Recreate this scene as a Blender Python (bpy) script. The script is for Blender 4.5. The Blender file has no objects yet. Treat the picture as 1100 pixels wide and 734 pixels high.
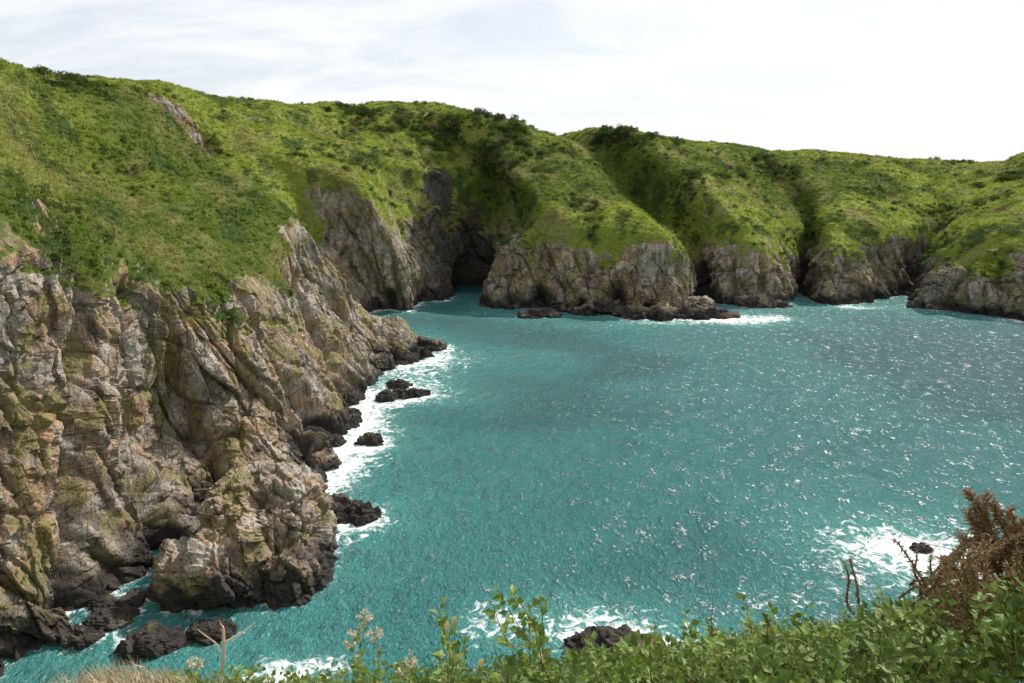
import bpy, math, time
import numpy as np
from mathutils import Vector, kdtree
T0=time.time()
rng=np.random.default_rng(7)
scene=bpy.context.scene
# ------------------------------------------------------------------ camera
H=45.0; F=733.0; PITCH=math.atan(167/733.0)
sp,cp=math.sin(PITCH),math.cos(PITCH)
cam_d=bpy.data.cameras.new("camera"); cam=bpy.data.objects.new("camera",cam_d)
scene.collection.objects.link(cam); scene.camera=cam
cam.location=(0,0,H); cam.rotation_euler=(math.pi/2-PITCH,0,0)
cam_d.lens=24; cam_d.sensor_width=36; cam_d.clip_end=20000; cam_d.clip_start=0.05
# unprojection helpers
def S(u,v,Y):
    xc=(u-550)/F; yc=(367-v)/F
    Yc=cp+yc*sp; Zc=-sp+yc*cp
    t=Y/Yc
    return np.array([xc*t,Y,H+Zc*t])
def W(u,v):
    xc=(u-550)/F; yc=(367-v)/F
    Yc=cp+yc*sp; Zc=-sp+yc*cp
    t=-H/Zc
    return np.array([xc*t,Yc*t,0.0])
V=lambda x,y,z:np.array([x,y,z],float)
# ------------------------------------------------------------------ noise
U=np.uint32
def _hu(i,j,k,s):
    n=i*U(374761393)+j*U(668265263)+k*U(2654435769)+U((s*1274126177)&0xFFFFFFFF)
    n=(n^(n>>U(13)))*U(1274126177)
    n=(n^(n>>U(16)))*U(2246822519)
    return n^(n>>U(15))
def _next(h):
    h=h*U(1664525)+U(1013904223); return h^(h>>U(14))
def _f(h): return h.astype(np.float32)*np.float32(1/4294967296.0)
def _u(a): return a.astype(np.int64).astype(np.uint32)
def vnoise(p,s=0):
    f=np.floor(p); r=(p-f).astype(np.float32); r=r*r*r*(r*(r*6-15)+10)
    I=_u(f); i,j,k=I[:,0],I[:,1],I[:,2]
    o=0
    for a in (0,1):
        wa=r[:,0] if a else 1-r[:,0]
        for b in (0,1):
            wb=wa*(r[:,1] if b else 1-r[:,1])
            for c in (0,1):
                wc=r[:,2] if c else 1-r[:,2]
                o=o+wb*wc*_f(_hu(i+U(a),j+U(b),k+U(c),s))
    return o*2-1
ROT=np.array([[0.8,0.6,0],[-0.48,0.64,0.6],[0.36,-0.48,0.8]])
def fbm(p,o=4,s=0,g=0.5):
    a=1;t=0;q=p.copy()
    for n in range(o):
        t=t+a*vnoise(q,s+n); q=(q@ROT)*2.03+17.3; a*=g
    return t
def facet(p,s=0,J=.6):
    b=np.floor(p-0.5); fr=(p-b).astype(np.float32); b=_u(b)
    best=np.full(len(p),1e9,np.float32); sec=best.copy(); val=np.zeros(len(p),np.float32)
    for a in (0,1):
        for c in (0,1):
            for d in (0,1):
                h=_hu(b[:,0]+U(a),b[:,1]+U(c),b[:,2]+U(d),s)
                dx=fr[:,0]-(a+.5+(_f(h)-.5)*J); h=_next(h)
                dy=fr[:,1]-(c+.5+(_f(h)-.5)*J); h=_next(h)
                dz=fr[:,2]-(d+.5+(_f(h)-.5)*J); h=_next(h)
                D=dx*dx+dy*dy+dz*dz
                v=dx*(_f(h)-.5); h=_next(h); v+=dy*(_f(h)-.5); h=_next(h); v+=dz*(_f(h)-.5); h=_next(h)
                v=v*1.6+(_f(h)-.5)
                m=D<best
                sec=np.where(m,best,np.minimum(sec,D))
                val=np.where(m,v,val); best=np.where(m,D,best)
    return val,np.sqrt(sec)-np.sqrt(best)
def sstep(a,b,x):
    t=np.clip((x-a)/(b-a),0,1); return t*t*(3-2*t)
# ------------------------------------------------------------------ materials
class NB:
    def __init__(s,name):
        s.m=bpy.data.materials.new(name); s.m.use_nodes=True; s.t=s.m.node_tree; s.t.nodes.clear()
        s.out=s.n('ShaderNodeOutputMaterial')
    def n(s,t,**k):
        x=s.t.nodes.new(t)
        for a,b in k.items(): setattr(x,a,b)
        return x
    def l(s,a,b): s.t.links.new(a,b)
    def setin(s,node,i,v):
        if isinstance(v,bpy.types.NodeSocket): s.l(v,node.inputs[i])
        else: node.inputs[i].default_value=v
    def pos(s): return s.n('ShaderNodeNewGeometry').outputs['Position']
    def mapv(s,v,sc,rot=(0,0,0),loc=(0,0,0)):
        m=s.n('ShaderNodeMapping'); s.l(v,m.inputs[0]); m.inputs['Scale'].default_value=sc; m.inputs['Rotation'].default_value=rot; m.inputs['Location'].default_value=loc
        return m.outputs[0]
    def noise(s,v,scale,detail=4,rough=.55,dist=0):
        x=s.n('ShaderNodeTexNoise'); s.l(v,x.inputs['Vector']); x.inputs['Scale'].default_value=scale; x.inputs['Detail'].default_value=detail
        x.inputs['Roughness'].default_value=rough; x.inputs['Distortion'].default_value=dist
        return x.outputs['Fac']
    def vor(s,v,scale,feat='F1'):
        x=s.n('ShaderNodeTexVoronoi'); x.feature=feat; s.l(v,x.inputs['Vector']); x.inputs['Scale'].default_value=scale
        return x.outputs[0]
    def ss(s,v,a,b,c=0.,d=1.):
        x=s.n('ShaderNodeMapRange'); x.interpolation_type='SMOOTHSTEP'; s.l(v,x.inputs[0])
        for i,q in enumerate((a,b,c,d)): x.inputs[i+1].default_value=q
        return x.outputs[0]
    def math(s,op,a,b=0.,c=0.):
        x=s.n('ShaderNodeMath',operation=op); s.setin(x,0,a); s.setin(x,1,b); s.setin(x,2,c); return x.outputs[0]
    def mix(s,f,a,b,bt='MIX'):
        x=s.n('ShaderNodeMix',data_type='RGBA',blend_type=bt)
        s.setin(x,0,f)
        for i,q in ((6,a),(7,b)):
            if isinstance(q,tuple): x.inputs[i].default_value=(*q,1) if len(q)==3 else q
            else: s.l(q,x.inputs[i])
        return x.outputs[2]
    def attr(s,name,ty='GEOMETRY'):
        x=s.n('ShaderNodeAttribute',attribute_name=name); x.attribute_type=ty
        return x.outputs['Fac']
    def bump(s,h,strength,dist,nrm=None):
        x=s.n('ShaderNodeBump'); x.inputs['Strength'].default_value=strength; x.inputs['Distance'].default_value=dist; s.l(h,x.inputs['Height'])
        if nrm is not None: s.l(nrm,x.inputs['Normal'])
        return x.outputs[0]
    def bsdf(s,col,rough=.9,nrm=None,spec=.3):
        x=s.n('ShaderNodeBsdfPrincipled')
        if isinstance(col,tuple): x.inputs['Base Color'].default_value=(*col,1)
        else: s.l(col,x.inputs['Base Color'])
        s.setin(x,'Roughness',rough); s.setin(x,'Specular IOR Level',spec)
        if nrm is not None: s.l(nrm,x.inputs['Normal'])
        return x.outputs[0]
# g1,g2,g3: broad vegetation patterns (-1..1) stored on the points of the hillside
def veg_color(b,k,ty,fine):
    n1=b.attr('g1',ty); n2=b.attr('g2',ty); n3=b.attr('g3',ty)
    c=b.mix(b.ss(n1,-.4,.4),(.090*k,.130*k,.020*k),(.200*k,.240*k,.036*k))
    c=b.mix(b.math('MULTIPLY',b.ss(n2,.0,.65),.85),c,(.042*k,.074*k,.018*k))
    c=b.mix(b.math('MULTIPLY',b.ss(n3,.2,.75),.65),c,(.225*k,.205*k,.075*k))
    return b.mix(b.ss(fine,.25,.75),b.mix(.4,c,(.02,.035,.006)),c)
def rock_color(b,P,terrain=True):
    Z=b.n('ShaderNodeSeparateXYZ'); b.l(P,Z.inputs[0])
    Ps=b.mapv(P,(1,1,.35),(0,.3,.4))
    r1=b.attr('r1'); r2=b.attr('r2'); r3=b.attr('r3')
    n2=b.noise(Ps,.55,6,.66); n3=b.noise(P,3.2,4,.7)
    c=b.mix(b.ss(r1,-.4,.4),(.54,.395,.265),(.43,.375,.305))
    c=b.mix(b.math('MULTIPLY',b.ss(r2,.1,.6),.8),c,(.58,.36,.21))
    c=b.mix(b.math('MULTIPLY',b.ss(r3,.05,.55),.8),c,(.60,.555,.475))
    c=b.mix(b.ss(n2,.34,.58),(.15,.112,.082),c)
    c=b.mix(b.ss(n3,.32,.68),b.mix(.55,c,(.07,.055,.042)),c)
    c=b.mix(b.math('MULTIPLY',b.ss(b.math('ADD',r3,b.math('MULTIPLY',n3,-1.)),-.66,-1.0),.65),c,(.22,.21,.07))
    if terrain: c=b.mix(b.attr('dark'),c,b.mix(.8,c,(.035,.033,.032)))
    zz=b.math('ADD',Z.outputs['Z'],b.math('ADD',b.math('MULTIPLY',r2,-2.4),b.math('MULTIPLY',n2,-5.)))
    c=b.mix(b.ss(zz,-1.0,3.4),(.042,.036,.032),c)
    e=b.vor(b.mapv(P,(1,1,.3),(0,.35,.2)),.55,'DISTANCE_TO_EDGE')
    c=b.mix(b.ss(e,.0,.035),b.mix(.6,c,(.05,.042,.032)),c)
    h=b.math('ADD',n2,b.math('MULTIPLY',n3,.35))
    return c,h
def mat_terrain():
    b=NB("cliff_rock_and_turf"); P=b.pos()
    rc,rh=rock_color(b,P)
    mn=b.noise(P,1.1,5,.7); gn=b.noise(P,2.2,4,.75)
    gc=veg_color(b,1.35,'GEOMETRY',gn)
    g=b.math('ADD',b.attr('grass'),b.math('MULTIPLY',b.math('SUBTRACT',mn,.5),1.5))
    g=b.ss(g,.38,.62)
    c=b.mix(g,rc,gc); h=b.n('ShaderNodeMix',data_type='FLOAT'); b.l(g,h.inputs[0]); b.l(rh,h.inputs[2]); b.l(gn,h.inputs[3])
    b.l(b.bsdf(c,.9,b.bump(h.outputs[0],1.,.9),.2),b.out.inputs[0])
    return b.m
def mat_rock():
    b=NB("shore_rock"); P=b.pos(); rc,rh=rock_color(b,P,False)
    b.l(b.bsdf(rc,.8,b.bump(rh,1.,.7),.3),b.out.inputs[0]); return b.m
def mat_veg(name,kind):
    b=NB(name)
    r=b.n('ShaderNodeObjectInfo').outputs['Random']
    if kind=='grass':
        c=veg_color(b,1.85,'INSTANCER',b.math('ADD',b.math('MULTIPLY',r,.5),.35)); c=b.mix(b.math('MULTIPLY',b.ss(r,.75,1.),.45),c,(.40,.39,.13))
    else:
        c=b.mix(r,(.035,.065,.016),(.12,.17,.03)); c=b.mix(b.ss(r,.90,.92),c,(.18,.13,.08))
    d=b.bsdf(c,.7,None,.2); t=b.n('ShaderNodeBsdfTranslucent'); b.l(b.mix(.3,c,(.28,.36,.05)) if kind=='grass' else c,t.inputs[0])
    m=b.n('ShaderNodeMixShader'); m.inputs[0].default_value=.38; b.l(d,m.inputs[1]); b.l(t.outputs[0],m.inputs[2]); b.l(m.outputs[0],b.out.inputs[0])
    return b.m
def mat_leaf(name,a,c2,c3=None,trans=.35,rough=.5):
    b=NB(name); r=b.attr('rnd'); c=b.mix(r,a,c2)
    if c3: c=b.mix(b.ss(r,.90,.95),c,c3)
    d=b.bsdf(c,rough,None,.4)
    if trans<=0: b.l(d,b.out.inputs[0]); return b.m
    t=b.n('ShaderNodeBsdfTranslucent'); b.l(c,t.inputs[0])
    m=b.n('ShaderNodeMixShader'); m.inputs[0].default_value=trans; b.l(d,m.inputs[1]); b.l(t.outputs[0],m.inputs[2]); b.l(m.outputs[0],b.out.inputs[0])
    return b.m
def mat_sea():
    b=NB("sea_water"); P=b.pos(); F_=b.attr('foam'); A=b.attr('aer'); n=b.attr('tone')
    c=b.mix(b.ss(n,-.5,.5),(.010,.125,.135),(.024,.195,.200))
    c=b.mix(A,c,(.08,.36,.33))
    Pw=b.mapv(P,(1,.6,1),(0,0,.5))
    n1=b.noise(Pw,.55,3,.6,.4); n2=b.noise(Pw,2.5,4,.7,.5)
    c=b.mix(b.math('MULTIPLY',b.ss(n1,.5,.72),.5),c,(.003,.060,.075))
    h=b.math('ADD',n1,b.math('MULTIPLY',n2,.6))
    w=b.bsdf(c,.24,b.bump(h,1.,1.9),.9)
    fl=b.noise(P,.6,7,.72,1.2); fl2=b.vor(P,1.1)
    lace=b.math('ADD',b.math('MULTIPLY',b.math('SUBTRACT',fl,.5),2.8),b.math('MULTIPLY',b.math('SUBTRACT',fl2,.5),.3))
    f=b.ss(b.math('ADD',F_,lace),.52,1.05)
    f=b.math('MULTIPLY',f,b.ss(F_,.04,.2))
    # small white crest flecks: whitecaps, plus sun glitter painted in as foam
    cr=b.math('MULTIPLY',b.ss(b.math('ADD',b.math('MULTIPLY',n2,.6),b.math('MULTIPLY',n1,.4)),.56,.65),b.attr('chop_glitter'))
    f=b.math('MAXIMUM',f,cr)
    fs=b.bsdf((.80,.84,.84),.8,None,.2)
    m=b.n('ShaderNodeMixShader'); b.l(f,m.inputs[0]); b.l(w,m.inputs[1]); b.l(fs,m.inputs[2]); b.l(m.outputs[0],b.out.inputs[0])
    return b.m
M_T=mat_terrain(); M_R=mat_rock(); M_G=mat_veg("hillside_grass","grass"); M_S=mat_veg("shrub_foliage","shrub"); M_SEA=mat_sea()
def rattr(P):
    return {'r1':fbm(P/16,3,401),'r2':fbm(P/5,4,411,.6),'r3':fbm(P/3.2,4,421,.65)}
# ------------------------------------------------------------------ mesh helper
def add_mesh(name,v,f,mats,smooth=None,attrs={},midx=None,link=True):
    me=bpy.data.meshes.new(name); f=np.asarray(f,np.int32)
    me.vertices.add(len(v)); me.vertices.foreach_set('co',np.asarray(v,np.float32).ravel())
    n,k=f.shape
    if n:
        me.loops.add(n*k); me.loops.foreach_set('vertex_index',f.ravel())
        me.polygons.add(n); me.polygons.foreach_set('loop_start',np.arange(0,n*k,k,dtype=np.int32)); me.polygons.foreach_set('loop_total',np.full(n,k,np.int32))
        if smooth is None: smooth=np.zeros(n,bool)
        me.polygons.foreach_set('use_smooth',np.asarray(smooth,bool))
        if midx is not None: me.polygons.foreach_set('material_index',np.asarray(midx,np.int32))
    for m in mats: me.materials.append(m)
    me.update(calc_edges=True)
    for a,d in attrs.items():
        at=me.attributes.new(a,'FLOAT','POINT'); at.data.foreach_set('value',np.asarray(d,np.float32))
    o=bpy.data.objects.new(name,me)
    if link: scene.collection.objects.link(o)
    return o
# ------------------------------------------------------------------ terrain ribs  (W, C1, C2, G1, G2, [B])
ribs=[
 [V(260,-60,0),V(258,-66,14),V(250,-75,36),V(240,-90,44),V(220,-120,52),V(200,-190,55)],
 [V(110,20,0),V(107,12,8),V(95,-4,22),V(70,-20,38),V(50,-40,46),V(50,-100,56)],
 [V(55,44,0),V(52,34,7),V(42,14,20),V(18,3,40),V(12,-5,43.5),V(12,-70,55)],
 [V(4,46,0),V(3,36,6),V(1,14,20),V(0,3.2,40.6),V(0,-4,43.4),V(0,-60,55)],
 [V(-30,44,0),V(-32,35,7),V(-28,18,18),V(-14,3,39),V(-10,-6,44),V(-30,-70,56)],
 [V(-50,44,0),V(-56,38,12),V(-60,30,32),V(-56,12,42),V(-66,-8,56),V(-120,-40,64)],
 [W(-10,722),S(-10,480,61),S(-20,242,67),S(-60,148,88),S(-90,50,115)],
 [W(70,695),S(50,500,67),S(45,256,77),S(0,160,98),S(0,61,130)],
 [W(125,640),S(105,490,78),S(112,296,87),S(55,182,112),S(55,76,145)],
 [W(215,570),S(170,450,95),S(168,308,99),S(110,194,125),S(85,87,150)],
 [W(345,505),S(285,420,106),S(235,304,110),S(160,203,132),S(98,91,153)],
 [W(378,450),S(320,380,128),S(285,292,132),S(200,198,142),S(104,91,156)],
 [W(392,405),S(350,350,160),S(312,266,152),S(220,178,152),S(108,91,158)],
 [W(478,374),S(388,343,180),S(327,250,166),S(235,172,161),S(112,91,162)],
 [V(-50,212,0),V(-58,210,14),V(-70,203,27),V(-90,200,41),V(-120,200,60)],
 [W(403,335),S(368,285,246),S(290,186,238),S(232,160,232),S(150,92,230)],
 [W(422,334),S(402,285,246),S(345,190,246),S(290,152,248),S(215,99,262)],
 [W(443,333),S(434,285,247),S(390,200,246),S(332,149,262),S(262,107,288)],
 [W(449,325),S(446,275,272),S(410,184,282),S(368,148,290),S(310,114,302)],
 [W(478,323),S(470,262,290),S(455,184,296),S(428,152,306),S(380,112,322)],
 [W(508,312),S(516,268,310),S(528,206,308),S(500,162,316),S(440,110,334)],
 [W(528,330),S(550,275,257),S(584,226,260),S(552,182,286),S(500,114,334)],
 [W(605,335),S(618,288,249),S(650,240,254),S(600,188,286),S(540,126,338)],
 [W(685,339),S(692,300,243),S(700,252,248),S(628,186,290),S(570,137,343)],
 [W(733,338),S(733,303,245),S(720,256,252),S(650,196,294),S(600,151,348)],
 [W(748,320),S(745,293,282),S(740,268,296),S(690,224,326),S(622,155,356)],
 [W(768,326),S(768,285,273),S(766,236,286),S(722,184,315),S(650,139,356)],
 [W(808,331),S(803,287,260),S(798,244,272),S(770,194,310),S(700,148,362)],
 [W(838,329),S(835,287,265),S(825,248,279),S(805,204,314),S(760,155,372)],
 [W(858,315),S(864,278,308),S(870,240,318),S(850,209,340),S(800,159,382)],
 [W(888,327),S(887,287,270),S(893,250,282),S(880,205,330),S(850,164,390)],
 [W(930,326),S(930,287,275),S(940,247,287),S(940,204,332),S(915,168,392)],
 [W(968,318),S(985,285,300),S(1012,240,312),S(1000,206,342),S(975,173,392)],
 [W(990,332),S(1008,295,254),S(1038,256,272),S(1050,216,310),S(1030,175,392)],
 [W(1050,338),S(1055,298,241),S(1070,246,256),S(1090,206,300),S(1080,175,380)],
 [W(1112,346),S(1115,298,234),S(1125,237,248),S(1140,197,290),S(1110,166,370)],
 [W(1260,365),S(1265,300,208),S(1280,235,220),S(1310,185,265),S(1310,155,335)],
 [V(330,150,0),V(336,155,18),V(350,165,42),V(380,180,58),V(440,210,78)],
]
R=[]
for r in ribs:
    r=list(r)
    d=r[0]-r[1]; d[2]=0; d/=max(np.linalg.norm(d),1e-6)
    A=r[0]+d*5; A[2]=-6
    if len(r)==5:
        e=r[4]-r[2]; e[2]=0; e/=np.linalg.norm(e); B=r[4]+e*120; B[2]=r[4][2]-2; r.append(B)
    R.append([A]+r)
R=np.array(R); NR=len(R)
def crom(P0,P1,P2,P3,t):
    return .5*((2*P1)+(-P0+P2)*t+(2*P0-5*P1+4*P2-P3)*t*t+(-P0+3*P1-3*P2+P3)*t**3)
cols=[];scoord=[]
for i in range(NR-1):
    P0=R[max(i-1,0)];P1=R[i];P2=R[i+1];P3=R[min(i+2,NR-1)]
    L=0
    for k in (1,3,4):
        dist=max(60,np.linalg.norm((P1[k]+P2[k])/2-np.array([0,0,H])))
        L=max(L,np.linalg.norm(P2[k]-P1[k])/dist*F)
    n=int(np.clip(L/1.4,20,120))
    if i<5 or i>=NR-2: n=30
    for q in range(n):
        t=q/n; cr=crom(P0,P1,P2,P3,t); li=P1*(1-t)+P2*t
        cols.append(cr*.7+li*.3); scoord.append(i+t)
cols=np.array(cols); scoord=np.array(scoord)
rows=[]; tco=[]
for k,n in enumerate([10,115,125,115,100,20]):
    P0=cols[:,max(k-1,0)];P1=cols[:,k];P2=cols[:,k+1];P3=cols[:,min(k+2,6)]
    for q in range(n+(1 if k==5 else 0)):
        t=q/n; rows.append(crom(P0,P1,P2,P3,t)*.6+(P1*(1-t)+P2*t)*.4); tco.append(k+t)
G=np.stack(rows,1); tco=np.array(tco)
ns,nt=G.shape[:2]
def gnorm(G):
    a=np.gradient(G,axis=0); b=np.gradient(G,axis=1); n=np.cross(a,b); n/=np.linalg.norm(n,axis=2,keepdims=True)+1e-9; return n
def blur(A,n):
    k=A.copy()
    for _ in range(n):
        k[1:-1]=(k[:-2]+k[1:-1]+k[2:])/3; k[:,1:-1]=(k[:,:-2]+k[:,1:-1]+k[:,2:])/3
    return k
N0=blur(gnorm(G),6); N0/=np.linalg.norm(N0,axis=2,keepdims=True)
P=G.reshape(-1,3); Nn=N0.reshape(-1,3)
tt=np.broadcast_to(tco[None,:],(ns,nt)).ravel(); ss_=np.broadcast_to(scoord[:,None],(ns,nt)).ravel()
# image pixel -> point of the hillside it meets (nearest in bearing/elevation, beyond a minimum range)
_bx=P[:,0]/np.maximum(P[:,1],1); _bz=(P[:,2]-H)/np.maximum(P[:,1],1)
def pick(u,v,ymin,tmax=5.05):
    d=S(u,v,100.)
    e=(_bx-d[0]/100)**2+(_bz-(d[2]-H)/100)**2+((P[:,1]<ymin)|(tt>tmax))*10
    return P[int(np.argmin(e))].copy()
far=sstep(185,235,P[:,1])
big=fbm(P/22,3,11)
rockm=1-sstep(2.55,3.15,tt+big*.3+far*.35)
exp_=np.zeros(len(P))
for (u,v,ym,r) in [(150,108,190,9),(175,118,190,10),(200,135,190,9),(215,150,190,7),(470,196,260,5)]:
    c=pick(u,v,ym)
    exp_=np.maximum(exp_,np.exp(-((P-c)**2).sum(1)/(r*r))*1.4)
rockm=np.clip(rockm+exp_,0,1)*(.25+.75*sstep(4.4,5.2,ss_))
camd=np.linalg.norm(P-np.array([0,0,H]),axis=1)
damp=sstep(12,45,camd)
tide=sstep(.2,1.6,tt)
Q=P.copy(); Q[:,0]+=.35*P[:,2]; Q[:,1]+=.2*P[:,2]; Q[:,2]*=.34
disp=fbm(P/30,2,21)*1.6
wp=P+np.stack([fbm(P/3.,2,35),fbm(P/3.,2,36),fbm(P/3.,2,37)],1)*.5
f1,e1=facet(Q/10.,31); f2,e2=facet(Q/4.2,41); Q2=wp.copy(); Q2[:,2]*=.6; f3,e3=facet((Q2@ROT)/1.8,51); f4,e4=facet((wp@ROT@ROT)/.95,61)
rid=1-np.abs(vnoise(Q/np.array([8.,8.,9.]),71))*2
rd=f1*2.6+f2*1.3+f3*.62+f4*.26+rid*1.0-(1-sstep(0,.10,e1))*.8-(1-sstep(0,.10,e2))*.4+fbm(P/2.5,3,75)*.25
# eroded gullies running down the cliff faces: (position along the coast, slant, width, depth)
wob=vnoise(P/7,77)*.10
for (s0,sl,wd,dp) in [(7.42,-.10,.13,4.5),(8.45,-.12,.10,4.),(9.25,-.10,.10,3.0),(10.45,.10,.12,3.),(11.4,.1,.12,3.),(12.35,.12,.10,2.5),(15.7,.1,.15,3.),(16.6,.05,.1,2.5),
                      (21.55,.05,.12,3.5),(22.3,.1,.10,3.),(22.85,0,.08,2.),(23.4,.05,.12,3.),(26.5,0,.12,3.),(27.5,0,.12,3.),(30.5,0,.15,3.5),(31.3,0,.12,3.),(33.5,0,.12,3.),(34.4,0,.15,3.)]:
    x=(ss_-s0-sl*(tt-2)+wob)/wd
    rd=rd-dp*np.exp(-x*x)*sstep(.6,1.2,tt)*(1-sstep(2.5,3.3,tt)*.7)
rd*=(.6+.4*tide)
gd=fbm(P/14,3,81)*1.3+fbm(P/3.2,2,91)*.28+np.abs(fbm(P/1.1,2,95))*.22
disp=disp*damp+(rd*rockm+gd*(1-rockm))*damp
cave=np.zeros(len(P))
for (u,v,Yd,r,dp) in [(515,300,296,9,18),(855,312,305,6,14),(968,312,300,6,12),(745,300,285,5,12),(662,322,244,3.5,7),(580,322,252,3.5,7),(420,322,250,3.,6),(905,318,272,3.5,7),(800,318,262,3,6)]:
    c=S(u,v,Yd); c[2]=max(c[2],1.)
    d2=((P[:,0]-c[0])**2+(P[:,1]-c[1])**2*.35)/(r*r)+((P[:,2]-c[2])/(r*1.5))**2
    cg=np.exp(-d2**1.5); cave=np.maximum(cave,cg); disp=disp-dp*cg
edge=sstep(5.9,4.9,tt)*.7+.3
PB=P
P=P+Nn*(disp*edge)[:,None]
G2=P.reshape(ns,nt,3); N1=gnorm(G2).reshape(-1,3)
nzs=blur(N1[:,2].reshape(ns,nt),3).ravel()
gr=(tt-2.42)*1.3+far*(.75-sstep(2.0,1.3,tt)*.3)+fbm(P/9,4,101)*.75+(nzs-.45)*(1.7-far*.6)
gr=gr-sstep(1.9,1.1,tt)*1.1
gr=np.where(tt>3.5,np.maximum(gr,(tt-3.5)*3),gr)-exp_*3.0
gr=np.where(ss_<4.8,1.2,gr)
for (u,v,Yd,r,am) in [(400,265,246,12,1.2),(418,300,246,10,1.),(345,300,165,12,.9),(595,300,246,12,.8),(700,295,243,13,1.),(800,290,262,8,.9),(905,285,272,12,.6)]:
    gr=gr-am*np.exp(-((P-S(u,v,Yd))**2).sum(1)/(r*r))
gr=gr-sstep(8,3,P[:,2])*2-cave*2
gr=np.clip(gr,-.6,1.4)
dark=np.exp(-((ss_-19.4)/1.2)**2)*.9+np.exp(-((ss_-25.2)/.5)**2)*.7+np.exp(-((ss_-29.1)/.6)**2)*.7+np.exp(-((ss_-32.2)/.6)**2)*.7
dark=np.clip(dark+far*.15+cave*1.,0,1)  # cave hollows also get their shade painted into the rock colour
g1=fbm(P/42,3,501); g2=fbm(P/7,4,511,.6); g3=fbm(P/15,4,521,.6)
idx=np.arange(ns*nt).reshape(ns,nt)
faces=np.stack([idx[:-1,:-1],idx[1:,:-1],idx[1:,1:],idx[:-1,1:]],-1).reshape(-1,4)
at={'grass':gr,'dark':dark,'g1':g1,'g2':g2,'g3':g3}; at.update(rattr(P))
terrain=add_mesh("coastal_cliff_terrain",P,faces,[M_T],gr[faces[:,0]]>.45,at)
# ------------------------------------------------------------------ rocks
shore=[P[(np.abs(P[:,2])<.5)&(camd<420)]]
def ico(sub):
    import bmesh
    bm=bmesh.new(); bmesh.ops.create_icosphere(bm,subdivisions=sub,radius=1)
    v=np.array([x.co[:] for x in bm.verts]); f=np.array([[q.index for q in x.verts] for x in bm.faces]); bm.free(); return v,f
ICO={s:ico(s) for s in (5,6,7)}
def lump(c,size,seed,rot=0,sub=6,rough=1.,pw=.75):
    v,f=ICO[sub]; n=v.copy()
    q=np.sign(v)*np.abs(v)**pw
    q=q*np.array(size)
    cr,sr=math.cos(rot),math.sin(rot)
    q=q@np.array([[cr,sr,0],[-sr,cr,0],[0,0,1]]); n=n@np.array([[cr,sr,0],[-sr,cr,0],[0,0,1]])
    s=(size[0]*size[1]*size[2])**(1/3)
    w=q+np.array(c); Q=w.copy(); Q[:,0]+=.35*w[:,2]; Q[:,2]*=.6
    a,e=facet(Q/(s*.9),seed); b,e2=facet((Q@ROT)/(s*.4),seed+9); c3,_=facet((w@ROT)/(s*.17),seed+19); d4,_=facet((w@ROT@ROT)/(s*.08),seed+29)
    d=a*.30*s+b*.16*s+c3*.07*s+d4*.03*s-(1-sstep(0,.12,e2))*.05*s+fbm(w/s,3,seed)*.12*s
    return w+n*(d*rough)[:,None],f
def rocks(name,ls):
    vs=[];fs=[];o=0
    for l in ls:
        v,f=lump(**l); vs.append(v); fs.append(f+o); o+=len(v)
    v=np.concatenate(vs); f=np.concatenate(fs)
    shore.append(v[np.abs(v[:,2])<.4][::3])
    return add_mesh(name,v,f,[M_R],None,rattr(v))
rocks("rock_outcrop",[dict(c=V(-29.5,76,2.5),size=(6.2,7.0,8.8),seed=3,sub=7,rot=.2,pw=.72),
                      dict(c=V(-33.5,70.5,1.0),size=(5.5,5.,6.),seed=5,sub=6),
                      dict(c=V(-26.8,71.5,-1),size=(4.3,5,5.),seed=8,sub=6),
                      dict(c=V(-33,80,2),size=(4.5,5,8.),seed=9,sub=6)])
w=W(378,558); rocks("shore_rock",[dict(c=w+V(0,1,-.3),size=(4.0,2.4,1.7),seed=13,sub=6),dict(c=w+V(-4,2,.3),size=(3,2.5,2.),seed=14,sub=5)])
w=W(396,476); rocks("shore_rock",[dict(c=w+V(0,.5,-.2),size=(2.4,1.6,1.6),seed=23,sub=5)])
w=W(440,425); rocks("shore_rock",[dict(c=w+V(0,.5,-.2),size=(4.6,2.0,1.5),seed=33,sub=6),dict(c=W(415,428),size=(2.2,2.,1.6),seed=34,sub=5),dict(c=W(428,415),size=(2.6,2.,1.6),seed=35,sub=5)])
w=W(455,375); rocks("shore_rock",[dict(c=w+V(-2,0,.3),size=(8,4,2.2),seed=43,sub=6),dict(c=w+V(-8,-4,1),size=(6,5,3.5),seed=44,sub=6),dict(c=W(400,395),size=(5,5,3),seed=45,sub=6)])
rocks("shore_rock",[dict(c=W(578,340),size=(8,4,1.8),seed=53,sub=5)])
rocks("rock_ledge",[dict(c=W(650,338)+V(0,4,0),size=(13,6,2.2),seed=63,sub=6,rough=1.3),dict(c=W(700,342)+V(0,3,0),size=(13,7,2.4),seed=64,sub=6,rough=1.3),
                    dict(c=W(750,342)+V(0,3,0),size=(13,6,2.0),seed=65,sub=6,rough=1.3),dict(c=W(690,335)+V(0,5,0),size=(16,7,4.),seed=66,sub=6),dict(c=W(748,334)+V(0,0,0),size=(6,6,4.5),seed=67,sub=5)])
rocks("rock_ledge",[dict(c=W(820,329),size=(10,5,3.2),seed=73,sub=6),dict(c=W(800,327),size=(6,6,3.),seed=74,sub=5)])
rocks("shore_rock",[dict(c=W(987,330),size=(5,4,2.5),seed=83,sub=5)])
rocks("shore_rock",[dict(c=W(660,695)+V(-.5,-1,-.2),size=(4.2,2.6,1.7),seed=93,sub=6),dict(c=W(690,710),size=(3,2.6,1.5),seed=94,sub=5)])
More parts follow.
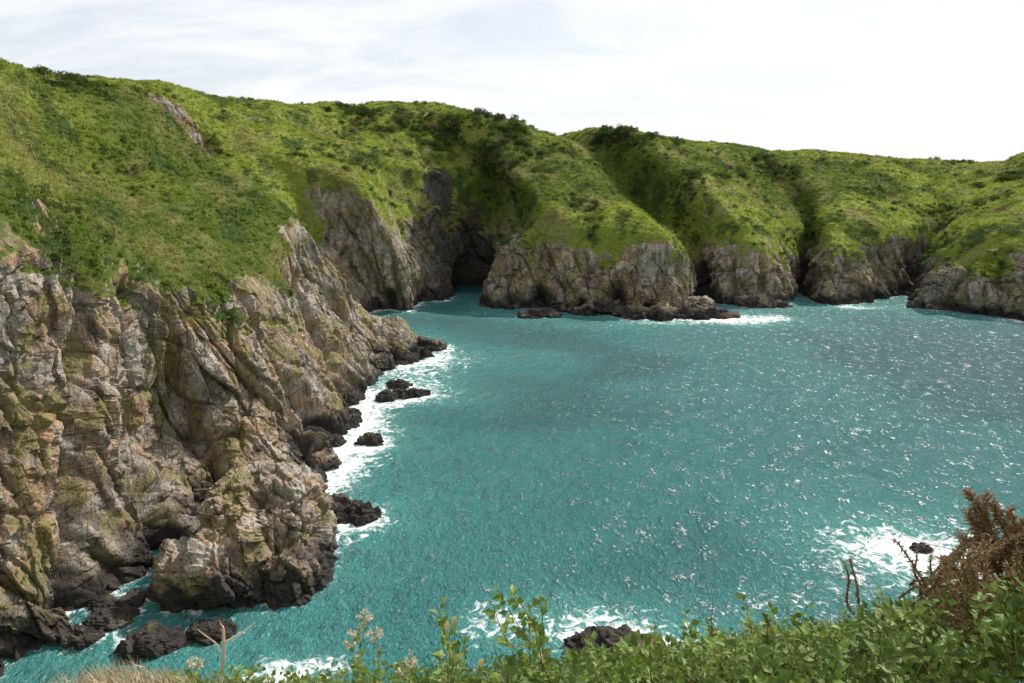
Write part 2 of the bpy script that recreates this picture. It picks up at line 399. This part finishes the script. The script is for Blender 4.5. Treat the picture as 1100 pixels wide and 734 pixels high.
rocks("shore_rock",[dict(c=W(165,695),size=(3,2,1.6),seed=103,sub=5),dict(c=W(120,668),size=(2.2,2,1.2),seed=104,sub=5),dict(c=W(225,680),size=(2.4,1.6,1.),seed=105,sub=5)])
rocks("shore_rock",[dict(c=W(990,590),size=(1.3,.9,.6),seed=113,sub=5),dict(c=W(1050,607),size=(1.2,.8,.5),seed=114,sub=5),dict(c=W(1020,602),size=(.9,.7,.4),seed=115,sub=5)])
bl=[]
for (u,v) in [(352,500),(362,478),(372,455),(340,520),(335,540),(380,432),(372,415),(190,640),(150,650),(120,655),(95,690),(345,590),(395,383),(420,380)]:
    p=W(u,v); s=rng.uniform(1.0,2.6)*p[1]/120+.5
    bl.append(dict(c=p+V(-1.0,.5,0),size=(s*1.3,s,s*.8),seed=int(rng.integers(1000)),sub=5,rot=rng.random()*3))
rocks("shore_boulders",bl)
# ------------------------------------------------------------------ sea
def axis(a,b,st,lo,hi):
    m=list(np.arange(a,b,st)); x=a; s=st; l=[]
    while x>lo: s*=1.35; x-=s; l.append(x)
    r=[];x=m[-1]; s=st
    while x<hi: s*=1.35; x+=s; r.append(x)
    return np.array(l[::-1]+m+r)
xs=axis(-75,225,.55,-6000,8000); ys=axis(40,285,.55,-6000,8000)
X,Y=np.meshgrid(xs,ys,indexing='ij'); sx,sy=X.shape
sv=np.stack([X.ravel(),Y.ravel(),np.zeros(X.size)],1)
ins=(sv[:,0]>-80)&(sv[:,0]<232)&(sv[:,1]>35)&(sv[:,1]<290)
q=sv[ins].copy()
q2=q@np.array([[.8,.6,0],[-.6,.8,0],[0,0,1]])
z=fbm(q2/np.array([9,16,1]),2,201)*.25+(1-np.abs(vnoise(q2/np.array([2.6,5,1]),211))*2)*.17+vnoise(q2/np.array([1.3,2.4,1]),221)*.11
sv[ins,2]=z
sh=np.concatenate(shore); sh=sh[rng.random(len(sh))<min(1,20000/len(sh))]
kd=kdtree.KDTree(len(sh))
for i,pv in enumerate(sh): kd.insert((pv[0],pv[1],0),i)
kd.balance()
sub=q[:, :2]
dist=np.array([kd.find((a,b_,0))[2] for a,b_ in sub])
foam=np.zeros(len(sv)); aer=np.zeros(len(sv)); tone=fbm(sv/35,3,241)
ww=fbm(q/14,2,231)
west=sstep(-5,-25,sub[:,0])*sstep(70,100,sub[:,1])
fo=(.68+.1*west)*np.exp(-dist/(1.7+2.6*west))*(.8+.6*ww); ae=.5*np.exp(-dist/7.)+.25*np.exp(-dist/20.)
def blob(u,v,ru,rv,a):
    c=W(u,v); cx=W(u+ru,v)[0]-c[0]; cy=abs(W(u,v-rv)[1]-W(u,v+rv)[1])/2
    return a*np.exp(-((sub[:,0]-c[0])/cx)**2-((sub[:,1]-c[1])/cy)**2)
for b_ in [(378,490,38,32,.6),(400,440,42,34,.48),(455,405,48,18,.46),(485,385,48,13,.42),(790,345,55,6,.75),(830,341,25,5,.6),(700,347,60,4,.5),
           (925,331,40,3,.6),(905,328,15,3,.4),(1085,345,30,4,.6),(925,590,100,50,.46),(990,600,90,40,.42),(1070,575,80,44,.36),(600,665,95,36,.48),(700,685,90,30,.42),(520,665,38,28,.44),
           (330,715,80,28,.55),(300,730,60,18,.45),(850,650,90,32,.42),(395,565,28,20,.4),(510,338,40,3,.35),(640,352,60,4,.3),(500,425,60,14,.27),(580,382,60,10,.24),(140,690,60,16,.2)]:
    g_=blob(*b_); fo=fo+g_; ae=ae+g_*.8
foam[ins]=np.clip(fo,0,.95); aer[ins]=np.clip(ae,0,1)
chop_glitter=sstep(-25,75,sv[:,0]-.25*(sv[:,1]-100)+12*fbm(sv/20,2,251))*.8+.06  # where the whitecap and painted glitter flecks show
idx=np.arange(sx*sy).reshape(sx,sy)
f=np.stack([idx[:-1,:-1],idx[1:,:-1],idx[1:,1:],idx[:-1,1:]],-1).reshape(-1,4)
add_mesh("sea",sv,f,[M_SEA],np.ones(len(f),bool),{'foam':foam,'aer':aer,'tone':tone,'chop_glitter':chop_glitter})
# ------------------------------------------------------------------ leaf builder
def leaves(o,d,up,L,Wd,fold=.25,droop=.1):
    n=len(o); d=d/np.linalg.norm(d,axis=1,keepdims=True)
    s=np.cross(d,up); s/=np.linalg.norm(s,axis=1,keepdims=True)+1e-9; u=np.cross(s,d)
    L=np.asarray(L)[:,None]; Wd=np.asarray(Wd)[:,None]
    v=np.stack([o,o+d*L*.4-s*Wd+u*Wd*fold,o+d*L*.5,o+d*L*.4+s*Wd+u*Wd*fold,o+d*L-u*L*droop],1).reshape(-1,3)
    b=np.arange(n)[:,None]*5
    f=np.concatenate([b+np.array([[0,2,1]]),b+np.array([[0,3,2]]),b+np.array([[1,2,4]]),b+np.array([[2,3,4]])],0)
    return v,f
def rdir(n,r=rng):
    a=r.normal(size=(n,3)); return a/np.linalg.norm(a,axis=1,keepdims=True)
proto_g=bpy.data.collections.new("grass_tuft_kinds"); proto_s=bpy.data.collections.new("shrub_kinds")
for k in range(4):
    n=32; o=rng.normal(size=(n,3))*np.array([.36,.36,.0]); d=rdir(n)*.75+np.array([0,0,.7])
    v,f=leaves(o,d,rdir(n),rng.uniform(.3,.8,n),rng.uniform(.05,.12,n))
    proto_g.objects.link(add_mesh("grass_tuft_%d"%k,v,f,[M_G],link=False))
for k in range(5):
    n=800; c=rng.normal(size=(7,3))*np.array([.5,.5,.18])+np.array([0,0,.4]); rr=rng.uniform(.25,.5,7)
    w_=rng.integers(0,7,n); di=rdir(n); o=c[w_]+di*(rr[w_]*rng.uniform(.6,1.05,n))[:,None]; o[:,2]=np.maximum(o[:,2],0)
    v,f=leaves(o,di+rdir(n)*.9+np.array([0,0,.3]),rdir(n),rng.uniform(.09,.2,n),rng.uniform(.03,.07,n))
    proto_s.objects.link(add_mesh("shrub_%d"%k,v,f,[M_S],link=False))
def scatter(name,pts,scl,rot,idxs,coll,extra={}):
    A={'scl':scl}; A.update(extra)
    o=add_mesh(name,pts,np.zeros((0,3),int),[],None,A)
    me=o.data
    a=me.attributes.new('rot','FLOAT_VECTOR','POINT'); a.data.foreach_set('vector',np.asarray(rot,np.float32).ravel())
    a=me.attributes.new('kind','INT','POINT'); a.data.foreach_set('value',np.asarray(idxs,np.int32))
    ng=bpy.data.node_groups.new(name+"_gn",'GeometryNodeTree')
    ng.interface.new_socket('Geometry',in_out='INPUT',socket_type='NodeSocketGeometry'); ng.interface.new_socket('Geometry',in_out='OUTPUT',socket_type='NodeSocketGeometry')
    N=ng.nodes.new; i=N('NodeGroupInput'); u=N('NodeGroupOutput'); ip=N('GeometryNodeInstanceOnPoints'); ci=N('GeometryNodeCollectionInfo')
    ci.inputs['Collection'].default_value=coll; ci.inputs['Separate Children'].default_value=True; ci.inputs['Reset Children'].default_value=True
    def na(nm,ty):
        x=N('GeometryNodeInputNamedAttribute'); x.data_type=ty; x.inputs['Name'].default_value=nm
        return next(s for s in x.outputs if s.enabled and s.name=='Attribute')
    L=ng.links.new
    L(i.outputs[0],ip.inputs['Points']); L(ci.outputs[0],ip.inputs['Instance']); ip.inputs['Pick Instance'].default_value=True
    L(na('kind','INT'),ip.inputs['Instance Index']); L(na('rot','FLOAT_VECTOR'),ip.inputs['Rotation']); L(na('scl','FLOAT'),ip.inputs['Scale']); L(ip.outputs[0],u.inputs[0])
    md=o.modifiers.new("instances",'NODES'); md.node_group=ng
    return o
a=np.gradient(G2,axis=0); b=np.gradient(G2,axis=1); area=np.linalg.norm(np.cross(a,b),axis=2).ravel()
cd=P-np.array([0,0,H]); facing=-(cd*N1).sum(1)/np.linalg.norm(cd,axis=1)
vis=(P[:,1]>30)&(np.abs(P[:,0])<P[:,1]*.9+10)&(tt<5.3)
wgt=area*np.clip((gr-.3)*2,0,1)*vis*(facing>-.25)/np.maximum(camd,60)
wgt/=wgt.sum(); NT=60000
ch=rng.choice(len(P),NT,p=wgt)
scatter("hillside_grass",P[ch]+rng.normal(size=(NT,3))*.15,rng.uniform(.35,.95,NT)*(.8+camd[ch]/500)*np.where(tt[ch]<2.9,.75,1.),np.stack([rng.normal(size=NT)*.2,rng.normal(size=NT)*.2,rng.random(NT)*6.28],1),rng.integers(0,4,NT),proto_g,{'g1':g1[ch],'g2':g2[ch],'g3':g3[ch]})
# shrubs: spots seen on the hillside (image pixel, minimum range, radius of the clump, how many, size)
pts=[];scs=[]
for (u,v,ym,r,cnt,sc) in [(78,80,110,3,14,2.0),(66,90,110,4,14,1.4),(42,70,100,1.5,5,1.5),(100,100,110,4,12,1.2),(60,235,60,5,26,.8),(100,262,60,4,22,.7),(30,215,60,5,20,.8),(180,215,90,4,12,.7),(150,205,90,3,8,.6),(200,190,120,4,10,.8),(130,170,110,5,14,.8),
       (355,118,260,2,4,2.4),(385,116,270,6,14,2.4),(400,130,260,9,26,2.4),(430,122,270,8,22,2.2),(460,150,260,9,34,2.6),(475,142,260,6,14,2.8),(495,128,270,9,22,2.6),(525,165,250,8,34,3.0),(540,135,270,8,26,2.6),(560,150,270,8,22,2.4),(575,178,250,7,18,2.2),(548,182,240,6,14,2.4),(600,160,270,6,12,1.8),
       (658,146,280,7,36,3.0),(675,150,280,7,26,2.8),(640,155,290,5,14,2.),(700,165,280,6,12,1.8),(745,190,260,5,14,2.2),(825,178,300,6,22,3.0),(842,186,300,6,18,2.8),(795,186,290,4,10,2.2),(775,192,290,3,6,2.),(385,178,240,5,14,2.),(365,160,240,4,8,1.6),
       (1085,190,280,7,14,2.4),(1060,215,260,6,10,1.8),(950,200,290,4,6,1.8),(880,172,320,3,5,2.),(320,165,230,4,8,1.4),(730,155,300,3,5,2.2),(1000,235,260,5,10,1.5),(690,215,250,5,12,1.5),(620,215,240,4,8,1.4)]:
    c=pick(u,v,ym); w_=np.exp(-((PB-c)**2).sum(1)/(r*r))*area*(tt<5.3); w_/=w_.sum()
    k=rng.choice(len(P),cnt,p=w_); pts.append(P[k]); scs.append(sc*rng.uniform(.5,1.15,cnt))
sn=fbm(P/14,3,301)
wb=area*np.clip((gr-.5)*2,0,1)*vis*(sstep(.45,.9,sn)+.04); wb/=wb.sum(); NSH=1100
c2=rng.choice(len(P),NSH,p=wb); pts.append(P[c2]); scs.append(rng.uniform(.6,1.8,NSH)*np.where(P[c2,1]<165,.5,1.))
pts=np.concatenate(pts); scs=np.concatenate(scs); NS_=len(pts)
scatter("coastal_shrubs",pts-np.array([0,0,.2]),scs,np.stack([rng.normal(size=NS_)*.15,rng.normal(size=NS_)*.15,rng.random(NS_)*6.28],1),rng.integers(0,5,NS_),proto_s)
# ------------------------------------------------------------------ foreground plants
class Acc:
    def __init__(s): s.v=[];s.f=[];s.r=[];s.m=[];s.n=0
    def add(s,v,f,r,m):
        s.v.append(v); s.f.append(f+s.n); s.r.append(np.broadcast_to(r,(len(v),)).astype(float)); s.m.append(np.full(len(f),m)); s.n+=len(v)
    def tube(s,pts,r0,r1,m,rv=.5,k=4):
        pts=np.asarray(pts); n=len(pts); tg=np.gradient(pts,axis=0); tg/=np.linalg.norm(tg,axis=1,keepdims=True)+1e-9
        ref=np.array([.3,.9,.1]); a=np.cross(tg,ref); a/=np.linalg.norm(a,axis=1,keepdims=True)+1e-9; b=np.cross(tg,a)
        rr=np.linspace(r0,r1,n)[:,None,None]; an=np.arange(k)*2*math.pi/k
        v=(pts[:,None,:]+rr*(np.cos(an)[None,:,None]*a[:,None,:]+np.sin(an)[None,:,None]*b[:,None,:])).reshape(-1,3)
        f=[]
        for i in range(n-1):
            for j in range(k):
                p,q=i*k+j,i*k+(j+1)%k
                f+= [[p,q,q+k],[p,q+k,p+k]]
        s.add(v,np.array(f),rv,m)
    def leaves(s,o,d,up,L,Wd,r,m,**k):
        v,f=leaves(o,d,up,L,Wd,**k); s.add(v,f,np.repeat(r,5),m)
    def make(s,name,mats):
        return add_mesh(name,np.concatenate(s.v),np.concatenate(s.f),mats,None,{'rnd':np.concatenate(s.r)},np.concatenate(s.m))
ML=mat_leaf("bramble_leaf",(.045,.095,.015),(.22,.32,.05),(.38,.27,.10))
MST=mat_leaf("bramble_stem",(.16,.09,.055),(.20,.22,.07),None,.0,.7)
MG1=mat_leaf("gorse_spine",(.19,.13,.055),(.42,.28,.14),(.18,.22,.06),.2,.8)
MDR=mat_leaf("dry_stalk",(.38,.30,.18),(.58,.48,.33),None,.1,.8)
MFL=mat_leaf("flower_head",(.50,.46,.34),(.75,.7,.6),(.6,.5,.1),.2,.8)
def curve(p0,p1,n,bend,r=rng):
    t=np.linspace(0,1,n)[:,None]; off=r.normal(size=3)*bend; off2=r.normal(size=3)*bend*.4
    return p0*(1-t)+p1*t+np.sin(t*math.pi)*off+np.sin(t*2*math.pi)*off2
def leafy(acc,c,spacing,L0,mat=0,rbase=None,wd=.34):
    seg=np.linalg.norm(np.diff(c,axis=0),axis=1); tot=seg.sum(); n=max(3,int(tot/spacing))
    tt_=np.linspace(.12,1,n); cum=np.concatenate([[0],np.cumsum(seg)])/tot
    o=np.stack([np.interp(tt_,cum,c[:,k]) for k in range(3)],1)
    d=rdir(n); ax=c[-1]-c[0]; ax/=np.linalg.norm(ax); d=d-ax*(d@ax)[:,None]*.8+ax*.4; d[:,2]+=.1
    L=L0*rng.uniform(.6,1.2,n)*(1-.3*tt_); r=rng.random(n)*.6+ (rbase if rbase is not None else 0)
    up=np.array([0,-.5,.8])+rdir(n)*.6
    o2=o+d/np.linalg.norm(d,axis=1,keepdims=True)*L[:,None]*.25
    acc.leaves(o2,d,up,L,L*wd,np.clip(r,0,1),mat)
vt=[(440,765),(470,742),(500,728),(540,716),(600,708),(640,704),(690,696),(740,688),(800,680),(860,672),(920,670),(960,660),(1010,648),(1050,630),(1100,612),(1200,600)]
vu=np.array([a for a,b in vt]); vv=np.array([b for a,b in vt])
acc=Acc()
for q in range(1250):
    Yd=rng.uniform(2.3,4.2); u=rng.uniform(455,1190)
    v=np.interp(u,vu,vv)+ (rng.random()**1.3)*75-4+math.sin(u/23.)*5
    tip=S(u,v,Yd); root=tip+np.array([rng.normal()*.15,rng.normal()*.12,-rng.uniform(.3,.5)])
    c=curve(root,tip,7,.06); acc.tube(c,.003,.0012,1,rng.random(),3); leafy(acc,c,.020,rng.choice([.035,.045,.06,.08]),0,rng.random()*.4)
for (u,v,Yd,u0) in [(535,632,2.6,600),(552,640,2.6,590),(570,655,2.7,580),(470,650,2.6,480),(485,672,2.7,490),(500,690,2.7,505),(800,645,3.,810),(868,650,3.,860),(905,660,3,900),(640,690,2.7,650),(760,668,3.,770),(700,672,2.8,700),(530,650,2.7,570),(830,655,2.9,835),(1000,615,3.1,1010),(948,640,3.1,955),(1030,610,3.1,1030),(735,660,2.8,745),(580,640,2.7,600)]:
    tip=S(u,v,Yd); root=S(u0,770,Yd); c=curve(root,tip,12,.03); acc.tube(c,.004,.0015,1,rng.random()); leafy(acc,c,.018,.065,0,.35)
acc.make("bramble_bush",[ML,MST])
acc=Acc()
def gorse_stem(p0,p1,bend=.03,dens=.0035,sl=.032,rr=0):
    c=curve(p0,p1,10,bend); acc.tube(c,.007,.003,0,.1)
    tot=np.linalg.norm(p1-p0); n=int(tot/dens); t=np.linspace(.05,1,n)
    o=np.stack([np.interp(t,np.linspace(0,1,10),c[:,k]) for k in range(3)],1)
    ax=(p1-p0)/tot; d=rdir(n)+ax*.5
    acc.leaves(o,d,rdir(n),sl*rng.uniform(.5,1.2,n),np.full(n,.003)*rng.uniform(.7,1.6,n),np.clip(rng.random(n)*.8+rr,0,1),0)
for q in range(200):
    u=rng.uniform(1000,1190); v=np.interp(u,[1000,1045,1070,1090,1110,1190],[620,575,575,585,562,550])+rng.random()**1.2*75
    Yd=rng.uniform(2.6,3.5); tip=S(u,v,Yd); gorse_stem(tip+V(rng.normal()*.1,rng.normal()*.1,-rng.uniform(.15,.35)),tip,.03,.0028)
for (u0,v0,u1,v1) in [(1090,640,1038,528),(1086,630,1046,545),(1075,600,1062,530),(1088,620,1075,550),(1100,600,1085,548),(1060,620,1050,560),(1110,640,1098,560),(1070,590,1030,575),(1050,640,1010,600),(1095,600,1068,540),(1080,600,1055,580),(1095,640,1040,550),(1095,620,1090,570)]:
    gorse_stem(S(u0,v0,3.),S(u1,v1,3.),.02,.0009,.046)
for (u0,v0,u1,v1) in [(1010,660,960,578),(1000,640,985,590),(925,690,912,600),(918,660,906,604),(970,690,950,655),(1030,650,1000,596)]:
    gorse_stem(S(u0,v0,3.),S(u1,v1,3.),.02,.003,.026,.1)
acc.make("gorse_bush",[MG1])
acc=Acc()
for (u0,v0,u1,v1,r) in [(760,720,770,597,.0015),(700,720,600,655,.002),(850,700,842,625,.0012),(1050,600,960,570,.0022),(1000,600,1055,575,.0016),(640,720,655,668,.0012),(720,700,690,672,.0015),(890,680,850,640,.001)]:
    acc.tube(curve(S(u0,v0,2.8),S(u1,v1,2.9),8,.03),r*1.6,r*.6,0,rng.random())
acc.make("bare_twigs",[MST])
acc=Acc()
c=curve(S(230,760,2.5),S(240,675,2.5),8,.02); acc.tube(c,.012,.006,0,.9,6)
acc.tube(curve(S(238,690,2.5),S(275,668,2.55),6,.01),.006,.002,0,.8); acc.tube(curve(S(236,700,2.5),S(212,676,2.5),6,.01),.005,.002,0,.8); acc.tube(curve(S(240,680,2.5),S(236,665,2.55),6,.01),.004,.001,0,.8)
acc.make("dead_branch",[MDR])
for (u,v,u0) in [(392,668,398),(378,690,385),(432,722,440),(210,718,205),(440,712,445),(402,684,400)]:
    acc=Acc()
    tip=S(u,v,2.6); c=curve(S(u0,780,2.6),tip,9,.02); acc.tube(c,.003,.0015,0,.6)
    for q in range(10):
        e=tip+rdir(1)[0]*.03+V(0,0,.015); acc.tube(np.array([c[-2]*.5+c[-1]*.5,(tip+e)/2,e]),.001,.0008,0,.5,3)
        n=18; acc.leaves(e+rdir(n)*.007,rdir(n)+V(0,0,.6),rdir(n),rng.uniform(.006,.014,n),rng.uniform(.003,.006,n),rng.random(n),1)
    leafy(acc,c,.02,.045,2,.4)
    acc.make("wildflower_plant",[MDR,MFL,ML])
acc=Acc()
for q in range(3200):
    u=rng.uniform(20,480); top=np.interp(u,[20,60,100,130,150,200,260,470],[738,720,708,702,706,716,722,728])+rng.random()**.8*38
    Yd=rng.uniform(2.1,3.); p1=S(u,top,Yd); p0=p1+V(rng.normal()*.05,rng.normal()*.05,-.16)
    acc.leaves(p0[None],(p1-p0)[None],rdir(1),np.array([.17]),np.array([.003]),np.array([rng.random()]),0 if u<200 or rng.random()<.35 else 1)
acc.make("dry_grass",[MDR,ML])
acc=Acc()
for q in range(300):
    u=rng.uniform(170,500); v=np.interp(u,[170,260,340,420,490],[722,718,720,712,704])+rng.random()*40
    tip=S(u,v,rng.uniform(2.4,3.2)); c=curve(tip-V(rng.normal()*.04,0,.2),tip,6,.02); acc.tube(c,.002,.001,1,.5,3); leafy(acc,c,.02,.04,0,.3)
acc.make("cliff_top_herbs",[ML,MST])
# ------------------------------------------------------------------ light & sky
AZ=math.radians(50); EL=math.radians(45)
sd=Vector((math.sin(AZ)*math.cos(EL),math.cos(AZ)*math.cos(EL),math.sin(EL)))
L=bpy.data.lights.new("sun",'SUN'); L.energy=5.0; L.angle=math.radians(.5); L.color=(1,.94,.85)
lo=bpy.data.objects.new("sun",L); scene.collection.objects.link(lo); lo.rotation_euler=sd.to_track_quat('Z','Y').to_euler()
w=bpy.data.worlds.new("World"); scene.world=w; w.use_nodes=True; t=w.node_tree; t.nodes.clear()
N=t.nodes.new; K=t.links.new
out=N('ShaderNodeOutputWorld'); bg=N('ShaderNodeBackground'); bg.inputs[1].default_value=.13; K(bg.outputs[0],out.inputs[0])
sky=N('ShaderNodeTexSky'); sky.sky_type='NISHITA'; sky.sun_disc=False; sky.sun_elevation=EL; sky.sun_rotation=AZ; sky.air_density=1.; sky.dust_density=1.5
tc=N('ShaderNodeTexCoord'); sep=N('ShaderNodeSeparateXYZ'); K(tc.outputs['Generated'],sep.inputs[0])
def M(op,a,b=0.):
    x=N('ShaderNodeMath'); x.operation=op
    for i,q in enumerate((a,b)):
        if isinstance(q,(int,float)): x.inputs[i].default_value=q
        else: K(q,x.inputs[i])
    return x.outputs[0]
zz=M('ADD',M('MAXIMUM',sep.outputs[2],0.),.25)
cmb=N('ShaderNodeCombineXYZ'); K(M('DIVIDE',sep.outputs[0],zz),cmb.inputs[0]); K(M('DIVIDE',sep.outputs[1],zz),cmb.inputs[1])
mp=N('ShaderNodeMapping'); mp.inputs['Rotation'].default_value=(0,0,.6); mp.inputs['Scale'].default_value=(.8,1.9,1); K(cmb.outputs[0],mp.inputs[0])
no=N('ShaderNodeTexNoise'); no.inputs['Scale'].default_value=1.6; no.inputs['Detail'].default_value=7; no.inputs['Roughness'].default_value=.6; no.inputs['Distortion'].default_value=.5; K(mp.outputs[0],no.inputs[0])
# thicker haze toward the bright side of the sky
mr=N('ShaderNodeMapRange'); mr.interpolation_type='SMOOTHSTEP'; K(M('ADD',no.outputs[0],M('MULTIPLY',sep.outputs[0],.14)),mr.inputs[0]); mr.inputs[1].default_value=.32; mr.inputs[2].default_value=.58; mr.inputs[3].default_value=.62; mr.inputs[4].default_value=1.
mx=N('ShaderNodeMix'); mx.data_type='RGBA'; K(mr.outputs[0],mx.inputs[0]); K(sky.outputs[0],mx.inputs[6]); mx.inputs[7].default_value=(7.7,7.85,8.1,1); K(mx.outputs[2],bg.inputs[0])
scene.view_settings.view_transform='Standard'; scene.view_settings.look='None'; scene.view_settings.exposure=0
print("done",time.time()-T0)
